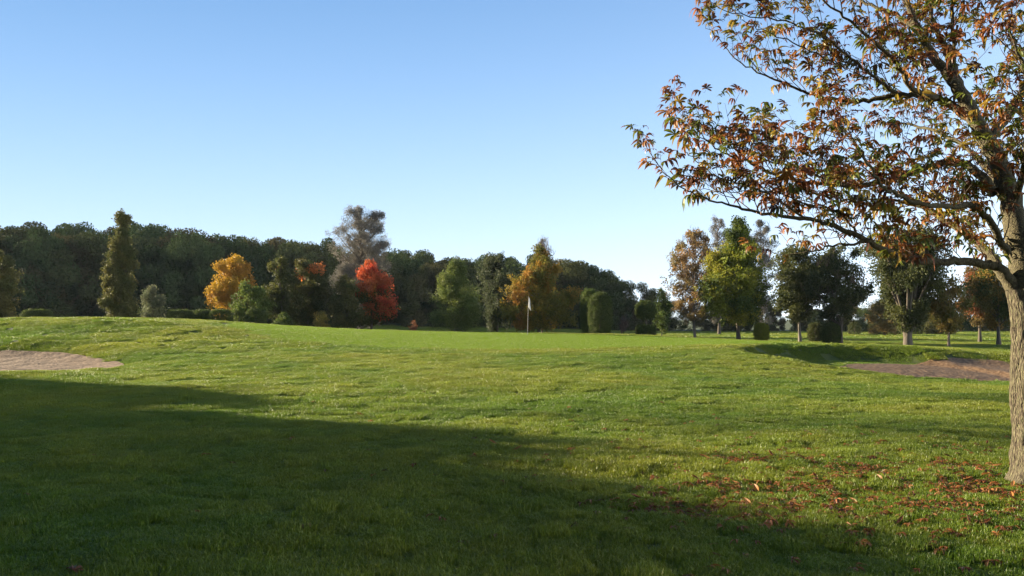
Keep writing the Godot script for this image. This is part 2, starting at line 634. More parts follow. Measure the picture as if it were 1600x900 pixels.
# x, y, z and radius along the bole and then along each limb
const LIMBS := [
	[[4.98,-0.1,-8.3,0.25], [4.98,0.15,-8.3,0.2], [4.98,0.61,-8.3,0.183], [4.98,1.23,-8.3,0.175], [4.97,1.66,-8.3,0.18], [4.94,1.91,-8.3,0.19]],
	[[4.95,1.85,-8.3,0.15], [4.9,2.29,-8.3,0.135], [4.85,2.8,-8.35,0.12], [4.76,3.19,-8.4,0.105], [4.62,3.52,-8.45,0.09], [4.49,3.85,-8.5,0.075], [4.35,4.1,-8.55,0.06], [4.18,4.41,-8.6,0.045], [4.07,4.72,-8.65,0.035], [3.95,5.18,-8.7,0.02], [3.79,5.65,-8.7,0.012]],
	[[4.49,3.85,-8.5,0.06], [4.44,4.18,-8.6,0.045], [4.45,4.47,-8.8,0.035], [4.44,4.85,-9,0.028], [4.37,5.34,-9.1,0.018], [4.36,5.88,-9.2,0.01]],
	[[4.3,3.96,-8.4,0.03], [4.27,4.15,-8.3,0.024], [4.25,4.34,-8.2,0.022], [4.18,4.68,-8.1,0.018], [4.15,5.14,-8,0.01]],
	[[4.93,1.79,-8.3,0.1], [4.7,2.07,-8.25,0.075], [4.51,2.14,-8.2,0.062], [4.15,2.16,-8.1,0.055], [3.76,2.15,-8,0.05], [3.45,2.24,-7.9,0.045], [3.14,2.36,-7.8,0.04], [2.84,2.46,-7.7,0.033], [2.58,2.51,-7.6,0.027], [2.26,2.52,-7.5,0.022], [1.95,2.57,-7.4,0.017], [1.65,2.63,-7.3,0.012], [1.42,2.72,-7.25,0.009], [1.25,2.84,-7.2,0.007], [1.14,2.99,-7.2,0.005], [1.07,3.11,-7.2,0.003]],
	[[3.2,2.33,-7.8,0.022], [3.06,2.29,-7.8,0.018], [2.9,2.29,-7.85,0.015], [2.74,2.24,-7.9,0.011], [2.5,2.21,-8,0.006]],
	[[2.58,2.51,-7.6,0.018], [2.26,2.67,-7.5,0.014], [2.01,2.77,-7.4,0.011], [1.73,2.86,-7.4,0.008], [1.54,3,-7.4,0.006], [1.42,3.09,-7.35,0.004]],
	[[3.14,2.36,-7.8,0.02], [2.9,2.59,-7.7,0.015], [2.58,2.64,-7.6,0.012], [2.27,2.73,-7.5,0.009], [1.9,2.72,-7.4,0.006], [1.59,2.74,-7.4,0.004]],
	[[4.97,1.8,-8.4,0.09], [4.92,2.05,-8.6,0.07], [4.9,2.26,-8.8,0.06], [4.88,2.43,-9,0.052], [4.82,2.57,-9.2,0.042], [4.68,2.73,-9.4,0.033], [4.53,2.89,-9.6,0.024], [4.22,3,-9.8,0.015], [3.85,2.97,-10,0.008]],
	[[4.72,2.25,-8.2,0.045], [4.45,2.53,-8,0.038], [4.22,2.66,-7.9,0.033], [3.89,2.63,-7.7,0.028], [3.57,2.62,-7.5,0.024], [3.28,2.67,-7.3,0.02], [3.09,2.75,-7.2,0.016], [2.93,2.91,-7.1,0.013], [2.78,3.06,-7,0.01], [2.61,3.18,-6.9,0.007], [2.51,3.32,-6.9,0.004]],
	[[4.67,2.85,-8.3,0.06], [4.53,3.08,-8.4,0.05], [4.37,3.18,-8.5,0.043], [4.16,3.15,-8.6,0.038], [3.83,3.03,-8.6,0.034], [3.44,2.96,-8.6,0.03], [3.18,2.98,-8.6,0.025], [2.92,3,-8.6,0.021], [2.6,3.08,-8.6,0.017], [2.34,3.21,-8.6,0.013], [2.08,3.3,-8.6,0.01], [1.9,3.45,-8.6,0.007], [1.76,3.64,-8.6,0.004]],
	[[3.18,2.98,-8.6,0.016], [2.89,3.16,-8.7,0.013], [2.59,3.26,-8.8,0.01], [2.2,3.45,-8.8,0.007], [1.9,3.5,-8.8,0.005], [1.67,3.7,-8.8,0.003], [1.62,3.88,-8.8,0.002]],
	[[4.56,3.58,-8.45,0.055], [4.4,3.8,-8.6,0.045], [4.27,3.93,-8.8,0.04], [4.06,4,-9,0.034], [3.79,3.97,-9.1,0.028], [3.49,4,-9.2,0.022], [3.17,4.07,-9.2,0.018], [2.9,4.19,-9.2,0.014], [2.62,4.3,-9.2,0.01], [2.38,4.46,-9.2,0.007], [2.22,4.66,-9.2,0.005], [2.06,4.82,-9.2,0.003]],
	[[4.22,3.85,-8.5,0.035], [3.91,3.86,-8.3,0.03], [3.66,4.03,-8.1,0.025], [3.48,4.15,-8,0.02], [3.17,4.3,-7.8,0.016], [2.9,4.44,-7.7,0.011], [2.61,4.61,-7.6,0.006]],
	[[4.06,4,-9,0.022], [3.75,4.12,-8.8,0.019], [3.5,4.25,-8.7,0.016], [3.17,4.46,-8.6,0.013], [2.78,4.6,-8.5,0.01], [2.43,4.62,-8.4,0.007], [2.11,4.68,-8.4,0.005], [1.87,4.81,-8.4,0.003]],
	[[3.5,4.25,-8.7,0.012], [3.2,4.24,-8.6,0.01], [2.84,4.38,-8.5,0.008], [2.49,4.47,-8.4,0.006], [2.24,4.6,-8.4,0.004]],
	[[4.14,4.59,-8.65,0.03], [3.96,4.85,-8.9,0.024], [3.78,5.03,-9.1,0.018], [3.47,5.32,-9.3,0.011], [3.08,5.61,-9.4,0.005]],
	[[5.02,1.82,-8.35,0.12], [5.22,2.23,-8.4,0.1], [5.45,2.69,-8.5,0.08], [5.79,3.31,-8.7,0.06], [6.08,4.1,-8.9,0.04], [6.38,5.06,-9.1,0.02]],
	[[4.67,3.35,-8.4,0.06], [4.91,3.65,-8.5,0.05], [5.12,3.88,-8.6,0.04], [5.32,4.24,-8.7,0.03], [5.53,4.81,-8.8,0.02], [5.7,5.4,-8.9,0.01]],
	[[5.12,1.98,-8.4,0.06], [5.24,2.2,-8,0.045], [5.46,2.41,-7.7,0.03], [5.69,2.55,-7.4,0.015]],
	[[5.45,2.69,-8.5,0.05], [6.26,3.09,-9,0.035], [7.11,3.45,-9.4,0.02], [7.94,3.75,-9.8,0.01]],
	[[4.88,2.74,-8.4,0.05], [5.14,3.2,-9.2,0.04], [5.3,3.64,-10,0.03], [5.14,4.01,-10.6,0.02], [4.83,4.18,-11,0.01]],
	[[4.91,2.68,-8.4,0.045], [4.72,3.03,-7.9,0.035], [4.48,3.34,-7.4,0.025], [4.2,3.67,-7,0.015], [3.93,4.03,-6.8,0.008]],
]

func smooth_path(pts: Array, steps: int) -> Array:
	var p := PackedVector3Array()
	var r := PackedFloat32Array()
	var last := pts.size() - 1
	for k in last:
		var a: Array = pts[maxi(k - 1, 0)]
		var b: Array = pts[k]
		var c: Array = pts[k + 1]
		var e: Array = pts[mini(k + 2, last)]
		for m in steps:
			var t := float(m) / steps
			p.append(Vector3(spline(a[0], b[0], c[0], e[0], t), spline(a[1], b[1], c[1], e[1], t), spline(a[2], b[2], c[2], e[2], t)))
			r.append(lerpf(b[3], c[3], t))
	p.append(Vector3(pts[last][0], pts[last][1], pts[last][2]))
	r.append(pts[last][3])
	return [p, r]

const RUST := [[0.180, 0.068, 0.022, 24], [0.10, 0.043, 0.022, 16], [0.28, 0.130, 0.030, 20], [0.185, 0.140, 0.022, 22], [0.100, 0.135, 0.018, 18], [0.28, 0.21, 0.030, 8]]

func rust(green: float) -> Color:
	var sum := 0.0
	for c in RUST:
		sum += c[3] * (1.0 + green * 1.6 if c[1] > c[0] * 0.8 else 1.0)
	var at := rng.randf() * sum
	for c in RUST:
		at -= c[3] * (1.0 + green * 1.6 if c[1] > c[0] * 0.8 else 1.0)
		if at <= 0.0:
			return Color(c[0], c[1], c[2])
	return Color(0.22, 0.07, 0.022)

var leaf_spots: Array = []
var twigs: Shape

func leaf_at(p: Vector3, dir: Vector3) -> void:
	var xa := (dir * 0.6 + any_dir() * Vector3(0.9, 0.45, 0.9) + Vector3.DOWN * 0.12).normalized()
	var up := (Vector3.UP + any_dir() * 0.45).normalized()
	var za := xa.cross(up).normalized()
	var b := Basis(xa, za.cross(xa), za) * Basis.from_scale(Vector3.ONE * (rng.randf_range(0.30, 0.58) + (0.26 if rng.randf() < 0.3 else 0.0)))
	leaf_spots.append(Transform3D(b, p))

func twig(from: Vector3, dir: Vector3, long: float, thick: float, depth: int) -> void:
	var p := PackedVector3Array()
	var r := PackedFloat32Array()
	var at := from
	for k in 6:
		p.append(at)
		r.append(lerpf(thick, 0.0016, k / 5.0))
		if k >= 2 and rng.randf() < 0.68:
			leaf_at(at, dir)
		if k >= 3 and rng.randf() < 0.3:
			leaf_at(at, dir)
		if depth > 0 and k >= 1 and k < 5 and rng.randf() < 0.42:
			var side := any_dir()
			side = (side - dir * side.dot(dir)).normalized()
			twig(at, (dir * 0.75 + side * 0.8 + Vector3.UP * 0.1).normalized(), long * rng.randf_range(0.4, 0.7), thick * 0.7, depth - 1)
		at += dir * long / 5.0
		dir = (dir + Vector3.UP * 0.10 + any_dir() * 0.20).normalized()
	leaf_at(at, dir)
	leaf_at(at, dir)
	twigs.tube(p, r, 4)

func build_chestnut() -> void:
	var foot := Vector3(4.98, ground(4.98, 8.3) - 0.05, -8.3)
	var root := thing("horse_chestnut_tree", foot, "horse chestnut with ridged grey trunk and rust brown palmate leaves", "tree")
	twigs = Shape.new()
	var furrow := noise(1.0, 5, 2)
	for k in LIMBS.size():
		var path := smooth_path(LIMBS[k], 6 if k else 12)
		var p: PackedVector3Array = path[0]
		var r: PackedFloat32Array = path[1]
		for m in r.size():
			r[m] *= (0.66 if k in [4, 5, 6, 7] else 0.85) if k else 0.9
		var s := Shape.new()
		for m in p.size():
			p[m] -= foot - Vector3(0.06, 0, 0)
			if k and m and m < p.size() - 1:
				p[m] += Vector3(furrow.get_noise_2d(m * 0.7, k * 9.0), furrow.get_noise_2d(m * 0.7 + 50.0, k * 9.0), furrow.get_noise_2d(m * 0.7 + 90.0, k * 9.0)) * 0.025
		if k == 0:
			p[0].y = -0.02
			s.tube(p, r, 56, furrow, 0.24)
			for a in [0.3, 1.5, 2.6, 3.9, 5.2]:
				var away := Vector3(cos(a), 0, sin(a))
				s.tube(PackedVector3Array([p[0] + away * 0.05 + Vector3.UP * 0.4, p[0] + away * 0.12 + Vector3.UP * 0.16, p[0] + away * 0.2 + Vector3.UP * 0.05, p[0] + away * 0.34 - Vector3.UP * 0.04]), PackedFloat32Array([0.08, 0.085, 0.065, 0.025]), 14, furrow, 0.2)
			var bole := put("trunk", bent(s), M.bole, root)
			bole.set_meta("label", "grey trunk with vertical bark ridges and green lichen")
		else:
			s.tube(p, r, 14, furrow, 0.10)
			put("limb", bent(s), M.limb, root)
		if k == 0:
			continue
		var since := 0.0
		for m in range(1, p.size()):
			if r[m] > 0.055:
				continue
			since += p[m].distance_to(p[m - 1])
			if since > 0.08:
				since = rng.randf_range(-0.03, 0.03)
				var t := (p[m] - p[m - 1]).normalized()
				var side := any_dir()
				side = (side - t * side.dot(t)).normalized()
				var long := rng.randf_range(0.28, 0.75) if r[m] > 0.009 else rng.randf_range(0.12, 0.3)
				side.y = absf(side.y) * 0.8 if side.y < -0.25 else side.y
				twig(p[m], (t * 0.8 + side * 0.85 + Vector3.UP * 0.22).normalized(), long, minf(r[m] * 0.6, 0.0065), 1 if r[m] > 0.009 else 0)
		for m in 3:
			leaf_at(p[p.size() - 1], (p[p.size() - 1] - p[p.size() - 2]).normalized())
	var tw := put("twigs", twigs.mesh(), M.twigbark, root)
	tw.set_meta("kind", "stuff")
	# the leaves that show largest are parts of their own, the rest one mass
	var eye := Vector3(0, 1.6, 0) - foot
	var ranked := []
	for m in leaf_spots.size():
		var q: Vector3 = leaf_spots[m].origin + foot
		var seen := absf(q.x / -q.z) < 0.60 and (q.y - 1.6) / -q.z < 0.37
		ranked.append([leaf_spots[m].origin.distance_to(eye) + (0.0 if seen else 100.0), m])
	ranked.sort_custom(func(a, b): return a[0] < b[0])
	var tones := []
	for c in RUST:
		for f in [0.8, 1.15]:
			var m: StandardMaterial3D = M.palm.duplicate()
			m.albedo_color = lin(c[0] * f, c[1] * f, c[2] * f)
			tones.append(m)
	var picks := [0, 0, 0, 1, 1, 2, 2, 2, 3, 3, 4, 4, 5]
	var where := []
	var tint := []
	for m in leaf_meshes.size():
		where.append([])
		tint.append(PackedColorArray())
	for m in ranked.size():
		var t: Transform3D = leaf_spots[ranked[m][1]]
		var kind := rng.randi() % leaf_meshes.size()
		if m < 300:
			var o := put("leaf", leaf_meshes[kind], tones[picks[rng.randi() % picks.size()] * 2 + rng.randi() % 2], root)
			o.transform = t
		else:
			where[kind].append(t)
			var q := t.origin + foot
			var inner := clampf(1.0 - (Vector2(q.x - 4.9, -q.z - 8.3).length() - 0.6) / 2.0, 0.0, 1.0)
			tint[kind].append(jitter(rust(inner), 0.2))
	for m in leaf_meshes.size():
		scatter("foliage", leaf_meshes[m], M.palm, where[m], tint[m], root)

# normals of a furrowed tube
func bent(s: Shape) -> ArrayMesh:
	var st := SurfaceTool.new()
	st.create_from_arrays(arrays_of(s))
	st.generate_normals()
	return st.commit()

func arrays_of(s: Shape) -> Array:
	var a := []
	a.resize(Mesh.ARRAY_MAX)
	a[Mesh.ARRAY_VERTEX] = s.v
	a[Mesh.ARRAY_NORMAL] = s.n
	a[Mesh.ARRAY_INDEX] = s.i
	return a

func build_fallen() -> void:
	var dry := []
	for k in 6:
		dry.append(palm_leaf([3, 4, 1, 2, 1, 5][k], 1.5, 0.05, [0.9, 0.7, 1.1, 0.8, 1.2, 0.7][k], [0.5, 0.8, -0.6, 0.7, -0.5, 0.4][k], 0.05))
	var tones := []
	for c in [[0.24, 0.098, 0.030], [0.17, 0.066, 0.022], [0.29, 0.155, 0.055], [0.10, 0.045, 0.020], [0.29, 0.145, 0.040]]:
		var m: StandardMaterial3D = M.palm.duplicate()
		m.albedo_color = lin(c[0], c[1], c[2])
		tones.append(m)
	var drifts := [[1.5, 7.3, 0.4], [2.2, 7.2, 0.5], [2.4, 8.3, 0.5], [3.0, 7.4, 0.6], [3.6, 9.2, 0.8], [4.2, 8.6, 0.6], [4.3, 7.4, 0.8], [3.4, 6.7, 0.7], [4.6, 7.9, 0.5], [3.8, 8.0, 0.7], [2.7, 9.6, 0.5]]
	var where := []
	var tint := PackedColorArray()
	for k in 1700:
		var x: float
		var d: float
		if k % 5 < 3:
			var c: Array = drifts[rng.randi() % drifts.size()]
			x = c[0] + rng.randfn() * c[2] * 1.0
			d = c[1] + rng.randfn() * c[2] * 0.55
		elif k % 5 == 3:
			x = 4.6 + rng.randfn() * 1.7
			d = 7.9 + rng.randfn() * 1.6
		else:
			x = 3.0 + rng.randfn() * 2.2
			d = 8.8 + rng.randfn() * 2.4
		if k % 80 == 0:
			x = rng.randf_range(-5, 2)
			d = rng.randf_range(8, 18)
		if d < 4.5 or Vector2(x - 4.98, d - 8.3).length() < 0.3:
			d += 1.2
		var b := slope_basis(x, d) * Basis(Vector3.UP, rng.randf() * TAU) * Basis(Vector3.RIGHT, rng.randf_range(-0.45, 0.45)) * Basis.from_scale(Vector3.ONE * rng.randf_range(0.36, 0.72))
		var t := Transform3D(b, on_ground(x, d) + Vector3(0, rng.randf_range(0.032, 0.058), 0))
		if k >= 1400 and d < 11.0 or k < 20:
			var o := put("fallen_leaf", dry[rng.randi() % 6], tones[rng.randi() % 5])
			o.transform = t
			tag(o, "withered brown chestnut leaf lying on the grass near the trunk" if d < 11.5 and x > 0.5 else "single withered leaf lying alone out on the open lawn", "leaf", "fallen chestnut leaves" if d < 11.5 and x > 0.5 else "stray leaves on the lawn")
		else:
			where.append(t)
			tint.append(jitter(Color(0.19, 0.085, 0.028), 0.5))
	var s := scatter("leaf_litter", dry[1], M.palm, where, tint)
	tag(s, "scattered rust brown leaf litter in the grass under the chestnut", "leaf litter")

# ---------------------------------------------------------------- the wood behind

func wood_tree(leaves: int, size: float) -> ArrayMesh:
	var s := Shape.new()
	for k in 26:
		var t := rng.randf_range(0.08, 0.95)
		var reach := profile(DOME, t) * 0.5
		var a := rng.randf() * TAU
		var lobe := rng.randf_range(0.11, 0.2)
		var c := Vector3(cos(a) * (reach - lobe * 0.6), t, sin(a) * (reach - lobe * 0.6))
		for e in leaves / 26:
			var p := c + any_dir() * lobe * pow(rng.randf(), 0.35) * Vector3(1, 0.7, 1)
			var along := any_dir() * size * rng.randf_range(0.6, 1.3)
			var across := along.cross(any_dir()).normalized() * along.length() * 0.35
			var col := Color(1, 1, 1) * rng.randf_range(0.7, 1.3)
			s.tri(p - along * 0.5, p - across, p + along * 0.5, col)
			s.tri(p - along * 0.5, p + along * 0.5, p + across, col)
	return s.mesh()

func build_wood(called: String, label: String, spots: Callable, count: int) -> void:
	var root := Node3D.new()
	root.name = numbered(called)
	add_child(root)
	root.set_meta("kind", "stuff")
	tag(root, label, "wood")
	var kinds := []
	var where := []
	var tint := []
	for k in 5:
		kinds.append(wood_tree(13000, 0.026))
		where.append([])
		tint.append(PackedColorArray())
	for k in count:
		var sp: Array = spots.call(k)
		var x: float = sp[0]
		var d: float = sp[1]
		var h: float = sp[2]
		var w: float = h * rng.randf_range(0.62, 0.95)
		var m := rng.randi() % 5
		where[m].append(Transform3D(Basis(Vector3.UP, rng.randf() * TAU) * Basis.from_scale(Vector3(w, h, w)), Vector3(x, lay(x, d) - 0.3, -d)))
		var c: Color = [Color(0.042, 0.062, 0.022), Color(0.050, 0.070, 0.024), Color(0.062, 0.070, 0.025), Color(0.070, 0.064, 0.025)][rng.randi() % 4]
		tint[m].append(jitter(c, 0.2))
	for k in 5:
		scatter("trees", kinds[k], M.wood, where[k], tint[k], root)

# ---------------------------------------------------------------- the flag

func build_flag() -> void:
	var x := 0.85
	var d := 46.8
	var foot := Vector3(x, lay(x, d), -d)
	var root := thing("flagstick", foot, "thin flagstick with a limp white flag standing in the green", "flagstick")
	var pole := Shape.new()
	pole.tube(PackedVector3Array([Vector3(0, -0.05, 0), Vector3(0.02, 0.7, 0), Vector3(0.04, 1.4, 0), Vector3(0.06, 2.12, 0)]), PackedFloat32Array([0.014, 0.013, 0.012, 0.011]), 10)
	put("pole", pole.mesh(), M.pole, root)
	var cap := SphereMesh.new()
	cap.radius = 0.022
	cap.height = 0.044
	put("finial", cap, M.pole, root).position = Vector3(0.06, 2.13, 0)
	# hanging cloth: gathered at the top corner, falling in folds
	var s := Shape.new()
	var across := 18
	var rows := 14
	for j in rows + 1:
		var t := float(j) / rows
		for k in across + 1:
			var u := float(k) / across
			var spread := lerpf(0.05, 0.13, pow(t, 0.7))
			var fold := sin(u * 15.0 + t * 1.5) * lerpf(0.02, 0.055, t)
			s.v.append(Vector3(0.075 + u * spread - 0.02 * t, 2.10 - t * (0.54 + 0.14 * u) - u * 0.06, fold))
			s.n.append(Vector3(0, 0, 1))
	for j in rows:
		for k in across:
			var o := j * (across + 1) + k
			s.i.append_array([o, o + 1, o + across + 2, o, o + across + 2, o + across + 1])
	put("flag", bent(s), M.cloth, root)
	var cup := Shape.new()
	cup.tube(PackedVector3Array([Vector3(0, -0.1, 0), Vector3(0, 0.024, 0)]), PackedFloat32Array([0.054, 0.054]), 20)
	put("hole_cup", cup.mesh(), M.cloth, root)

# ---------------------------------------------------------------- the scene

func air(up: float, toward_sun: float) -> Color:
	up = maxf(up, 0.0)
	var c := Vector3(0.003, 0.017, 0.066).lerp(Vector3(0.050, 0.155, 0.305), exp(-up / 23.0))
	c = c.lerp(Vector3(0.205, 0.236, 0.252), exp(-up / 10.5))
	var glow := exp(-toward_sun / 23.0)
	c += Vector3(1.0, 1.0, 0.95) * glow * (0.17 + 3.0 * exp(-up / 14.0))
	return Color(c.x, c.y, c.z)

func build_light() -> void:
	var az := deg_to_rad(SUN_AZIMUTH)
	var el := deg_to_rad(SUN_HEIGHT)
	var to_sun := Vector3(-sin(az) * cos(el), sin(el), -cos(az) * cos(el))
	var cam := Camera3D.new()
	cam.name = "camera"
	cam.fov = 37.4
	cam.near = 0.05
	cam.far = 6000.0
	add_child(cam)
	cam.position = Vector3(0, 1.6, 0)
	cam.rotation_degrees = Vector3(2.15, 0, 0)
	cam.current = true
	var sky_image := Image.create(512, 256, false, Image.FORMAT_RGBF)
	for v in 256:
		var up := (0.5 - (v + 0.5) / 256.0) * PI
		for u in 512:
			var a := ((u + 0.5) / 512.0 - 0.5) * TAU
			var dir := Vector3(sin(a) * cos(up), sin(up), -cos(a) * cos(up))
			var c := air(rad_to_deg(up), rad_to_deg(dir.angle_to(to_sun)))
			if up < 0.0:
				c = Color(0.05, 0.07, 0.04)
			sky_image.set_pixel(u, v, c)
	var pano := PanoramaSkyMaterial.new()
	pano.panorama = ImageTexture.create_from_image(sky_image)
	var sky := Sky.new()
	sky.sky_material = pano
	var env := Environment.new()
	env.background_mode = Environment.BG_SKY
	env.sky = sky
	env.background_energy_multiplier = 1.0
	env.tonemap_mode = Environment.TONE_MAPPER_LINEAR
	env.tonemap_exposure = 4.8
	env.fog_enabled = true
	env.fog_density = 0.00008
	env.fog_light_color = Color(0.86, 0.92, 1.0)
	env.sdfgi_enabled = true
	env.ssao_enabled = true
	env.ssil_enabled = true
	var we := WorldEnvironment.new()
	we.name = "world_environment"
	we.environment = env
	add_child(we)
	var sun := DirectionalLight3D.new()
	sun.name = "sun"
	sun.light_color = Color(1.0, 0.93, 0.80)
	sun.light_energy = 1.6
	sun.light_angular_distance = 0.5
	sun.shadow_enabled = true
	add_child(sun)
	sun.basis = Basis.looking_at(-to_sun)

func build_materials() -> void:
	M.turf = surface(0.95, cloudy_texture(0.02, 3, [[0.0, lin(0.025, 0.036, 0.008)], [0.5, lin(0.045, 0.062, 0.011)], [1.0, lin(0.065, 0.075, 0.016)]]), 0.23)
	M.green = surface(0.95, cloudy_texture(0.03, 4, [[0.0, lin(0.06, 0.09, 0.012)], [1.0, lin(0.08, 0.115, 0.015)]]), 0.4)
	M.sand = surface(0.95, cloudy_texture(0.03, 8, [[0.0, lin(0.045, 0.024, 0.011)], [0.40, lin(0.105, 0.059, 0.029)], [0.6, lin(0.155, 0.095, 0.050)], [1.0, lin(0.23, 0.150, 0.086)]]), 0.30, grey_texture(0.05, 9), 2.0)
	M.grass = leafy(0.42, 0.85, 0.45)
	M.leaf = leafy(0.58, 0.80, 0.3)
	M.leaf.albedo_color = lin(0.95, 0.95, 0.95)
	M.wood = leafy(0.9, 0.22, 0.1)
	M.palm = leafy(0.45, 0.85, 0.4)
	M.twig = leafy(0.8, 0.0, 0.2)
	M.twig.backlight_enabled = false
	M.bark = surface(0.9, cloudy_texture(0.05, 11, [[0.0, lin(0.045, 0.036, 0.028)], [1.0, lin(0.13, 0.11, 0.085)]]), 1.5)
	M.pale_bark = surface(0.9, cloudy_texture(0.05, 12, [[0.0, lin(0.08, 0.066, 0.05)], [1.0, lin(0.24, 0.22, 0.18)]]), 1.5)
	M.bole = surface(0.92, cloudy_texture(0.02, 13, [[0.0, lin(0.026, 0.020, 0.014)], [0.40, lin(0.060, 0.048, 0.032)], [0.54, lin(0.125, 0.104, 0.070)], [0.7, lin(0.120, 0.118, 0.060)], [1.0, lin(0.20, 0.175, 0.125)]]), 1.0, grey_texture(0.03, 14), 3.0)
	M.bole.uv1_scale = Vector3(5.0, 0.9, 5.0)
	M.limb = surface(0.9, cloudy_texture(0.03, 15, [[0.0, lin(0.03, 0.025, 0.018)], [0.5, lin(0.075, 0.064, 0.036)], [1.0, lin(0.15, 0.14, 0.07)]]), 2.0, grey_texture(0.06, 16), 1.5)
	M.twigbark = surface(0.85)
	M.twigbark.albedo_color = lin(0.060, 0.042, 0.030)
	M.cloth = surface(0.8)
	M.cloth.albedo_color = lin(0.45, 0.45, 0.44)
	M.cloth.backlight_enabled = true
	M.cloth.backlight = lin(0.4, 0.4, 0.4)
	M.pole = surface(0.5)
	M.pole.albedo_color = lin(0.16, 0.155, 0.15)

func blend(a: Color, b: Color, t: float) -> Color:
	return a.lerp(b, clampf(t, 0.0, 1.0))

func build_trees() -> void:
	var dark := func(_q: Vector3, r: float) -> Color: return blend(Color(0.042, 0.056, 0.018), Color(0.090, 0.098, 0.026), r)
	var olive := func(_q: Vector3, r: float) -> Color: return blend(Color(0.075, 0.085, 0.024), Color(0.13, 0.115, 0.035), r)
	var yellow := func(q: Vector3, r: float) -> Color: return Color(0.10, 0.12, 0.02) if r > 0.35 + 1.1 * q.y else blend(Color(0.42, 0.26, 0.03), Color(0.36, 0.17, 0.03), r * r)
	var green := func(_q: Vector3, r: float) -> Color: return blend(Color(0.060, 0.090, 0.020), Color(0.12, 0.16, 0.03), r)
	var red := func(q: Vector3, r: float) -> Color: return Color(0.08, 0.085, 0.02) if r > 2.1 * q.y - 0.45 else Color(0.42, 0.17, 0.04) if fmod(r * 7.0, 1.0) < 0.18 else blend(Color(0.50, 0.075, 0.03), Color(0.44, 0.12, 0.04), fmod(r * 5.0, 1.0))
	var tipped := func(q: Vector3, r: float) -> Color: return Color(0.30, 0.10, 0.03) if q.y > 0.84 and fmod(r * 7.0, 1.0) < 0.3 else blend(Color(0.05, 0.065, 0.02), Color(0.10, 0.105, 0.025), r)
	var orange_top := func(q: Vector3, r: float) -> Color: return Color(0.42, 0.14, 0.035) if q.y > 0.76 and fmod(r * 7.0, 1.0) < 0.45 else blend(Color(0.045, 0.06, 0.018), Color(0.09, 0.085, 0.022), r)
	var golden := func(q: Vector3, r: float) -> Color: return Color(0.15, 0.14, 0.025) if fmod(r * 7.0, 1.0) < 0.42 else blend(Color(0.33, 0.16, 0.03), Color(0.27, 0.21, 0.03), r)
	var peach := func(_q: Vector3, r: float) -> Color: return blend(Color(0.36, 0.22, 0.09), Color(0.22, 0.17, 0.06), r)
	var lime := func(q: Vector3, r: float) -> Color: return Color(0.08, 0.11, 0.02) if fmod(r * 7.0, 1.0) < 0.3 else blend(Color(0.15, 0.20, 0.020), Color(0.27, 0.25, 0.025), r)
	var silver := func(_q: Vector3, r: float) -> Color: return blend(Color(0.13, 0.12, 0.10), Color(0.19, 0.17, 0.14), r)
	var box := func(_q: Vector3, r: float) -> Color: return blend(Color(0.050, 0.075, 0.018), Color(0.085, 0.11, 0.025), r * rng.randf() * 2.0)
	var shade_oak := func(_q: Vector3, r: float) -> Color: return blend(Color(0.06, 0.08, 0.02), Color(0.12, 0.10, 0.03), r)

	# beyond the mound
	tree("ash_tree", "olive brown bushy tree at the end of the mound beside the dark hedge", "", -37.63, 62, 6.6, 2.0, {"shape": OVAL, "clear": 0.05, "n": 1200, "tone": olive, "size": 0.95})
	tree("columnar_oak_tree", "tall narrow flame-shaped dark green tree rising over the mound", "", -29.04, 63, 10.1, 1.42, {"shape": FLAME, "clear": 0.02, "lobes": 70, "lobe": 1.25, "n": 2900, "tone": func(_q, r): return blend(Color(0.075, 0.088, 0.025), Color(0.13, 0.12, 0.035), r), "size": 0.8, "trunk": 0.16})
	tree("willow_shrub", "loose grey green shrub beside the tall narrow tree", "", -27.85, 66, 4.3, 1.25, {"category": "shrub", "shape": OVAL, "clear": 0.02, "n": 480, "tone": func(_q, r): return blend(Color(0.10, 0.12, 0.06), Color(0.15, 0.16, 0.09), r), "fine": true, "size": 0.9, "lobes": 26})
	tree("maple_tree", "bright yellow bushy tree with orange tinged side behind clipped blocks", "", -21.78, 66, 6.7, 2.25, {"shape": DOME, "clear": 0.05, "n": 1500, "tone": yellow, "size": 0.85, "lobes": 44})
	tree("hazel_shrub", "dark green bushy shrub growing in front of the yellow tree", "", -19.25, 62.5, 4.3, 2.0, {"category": "shrub", "shape": DOME, "clear": 0.02, "n": 850, "tone": green, "size": 0.85})
	tree("cherry_tree", "dark green tree with a thin rusty tip next to the yellow tree", "", -18.50, 68, 6.8, 1.9, {"shape": OVAL, "clear": 0.04, "n": 1100, "tone": tipped, "size": 0.9})
	tree("cherry_tree", "dark green tree with an orange red crown top", "", -15.84, 66, 6.3, 1.7, {"shape": TALL, "clear": 0.04, "n": 950, "tone": orange_top, "size": 0.9})
	tree("low_shrub", "low leafy green shrub after the last clipped block", "", -16.20, 60, 2.0, 0.8, {"category": "shrub", "shape": DOME, "clear": 0.02, "n": 240, "tone": green, "size": 0.7, "trunk": 0.03})
	tree("low_shrub", "low yellowish shrub at the edge of the green", "", -13.50, 60, 2.15, 0.7, {"category": "shrub", "shape": DOME, "clear": 0.02, "n": 220, "tone": func(_q, r): return blend(Color(0.18, 0.16, 0.03), Color(0.28, 0.19, 0.04), r), "size": 0.6, "trunk": 0.03})
	tree("aspen_tree", "very tall thin-leaved grey poplar with sky showing through", "", -15.31, 86, 13.3, 2.9, {"shape": TALL, "clear": 0.08, "n": 3700, "lobes": 120, "lobe": 0.7, "tone": silver, "size": 0.85, "trunk": 0.2, "fine": true, "twigs": 120, "twigs_from": 0.35})
	tree("rowan_tree", "dull olive slender tree in front of the tall grey poplar", "", -12.38, 63.5, 5.1, 1.6, {"shape": OVAL, "clear": 0.03, "n": 700, "tone": olive, "size": 0.8})
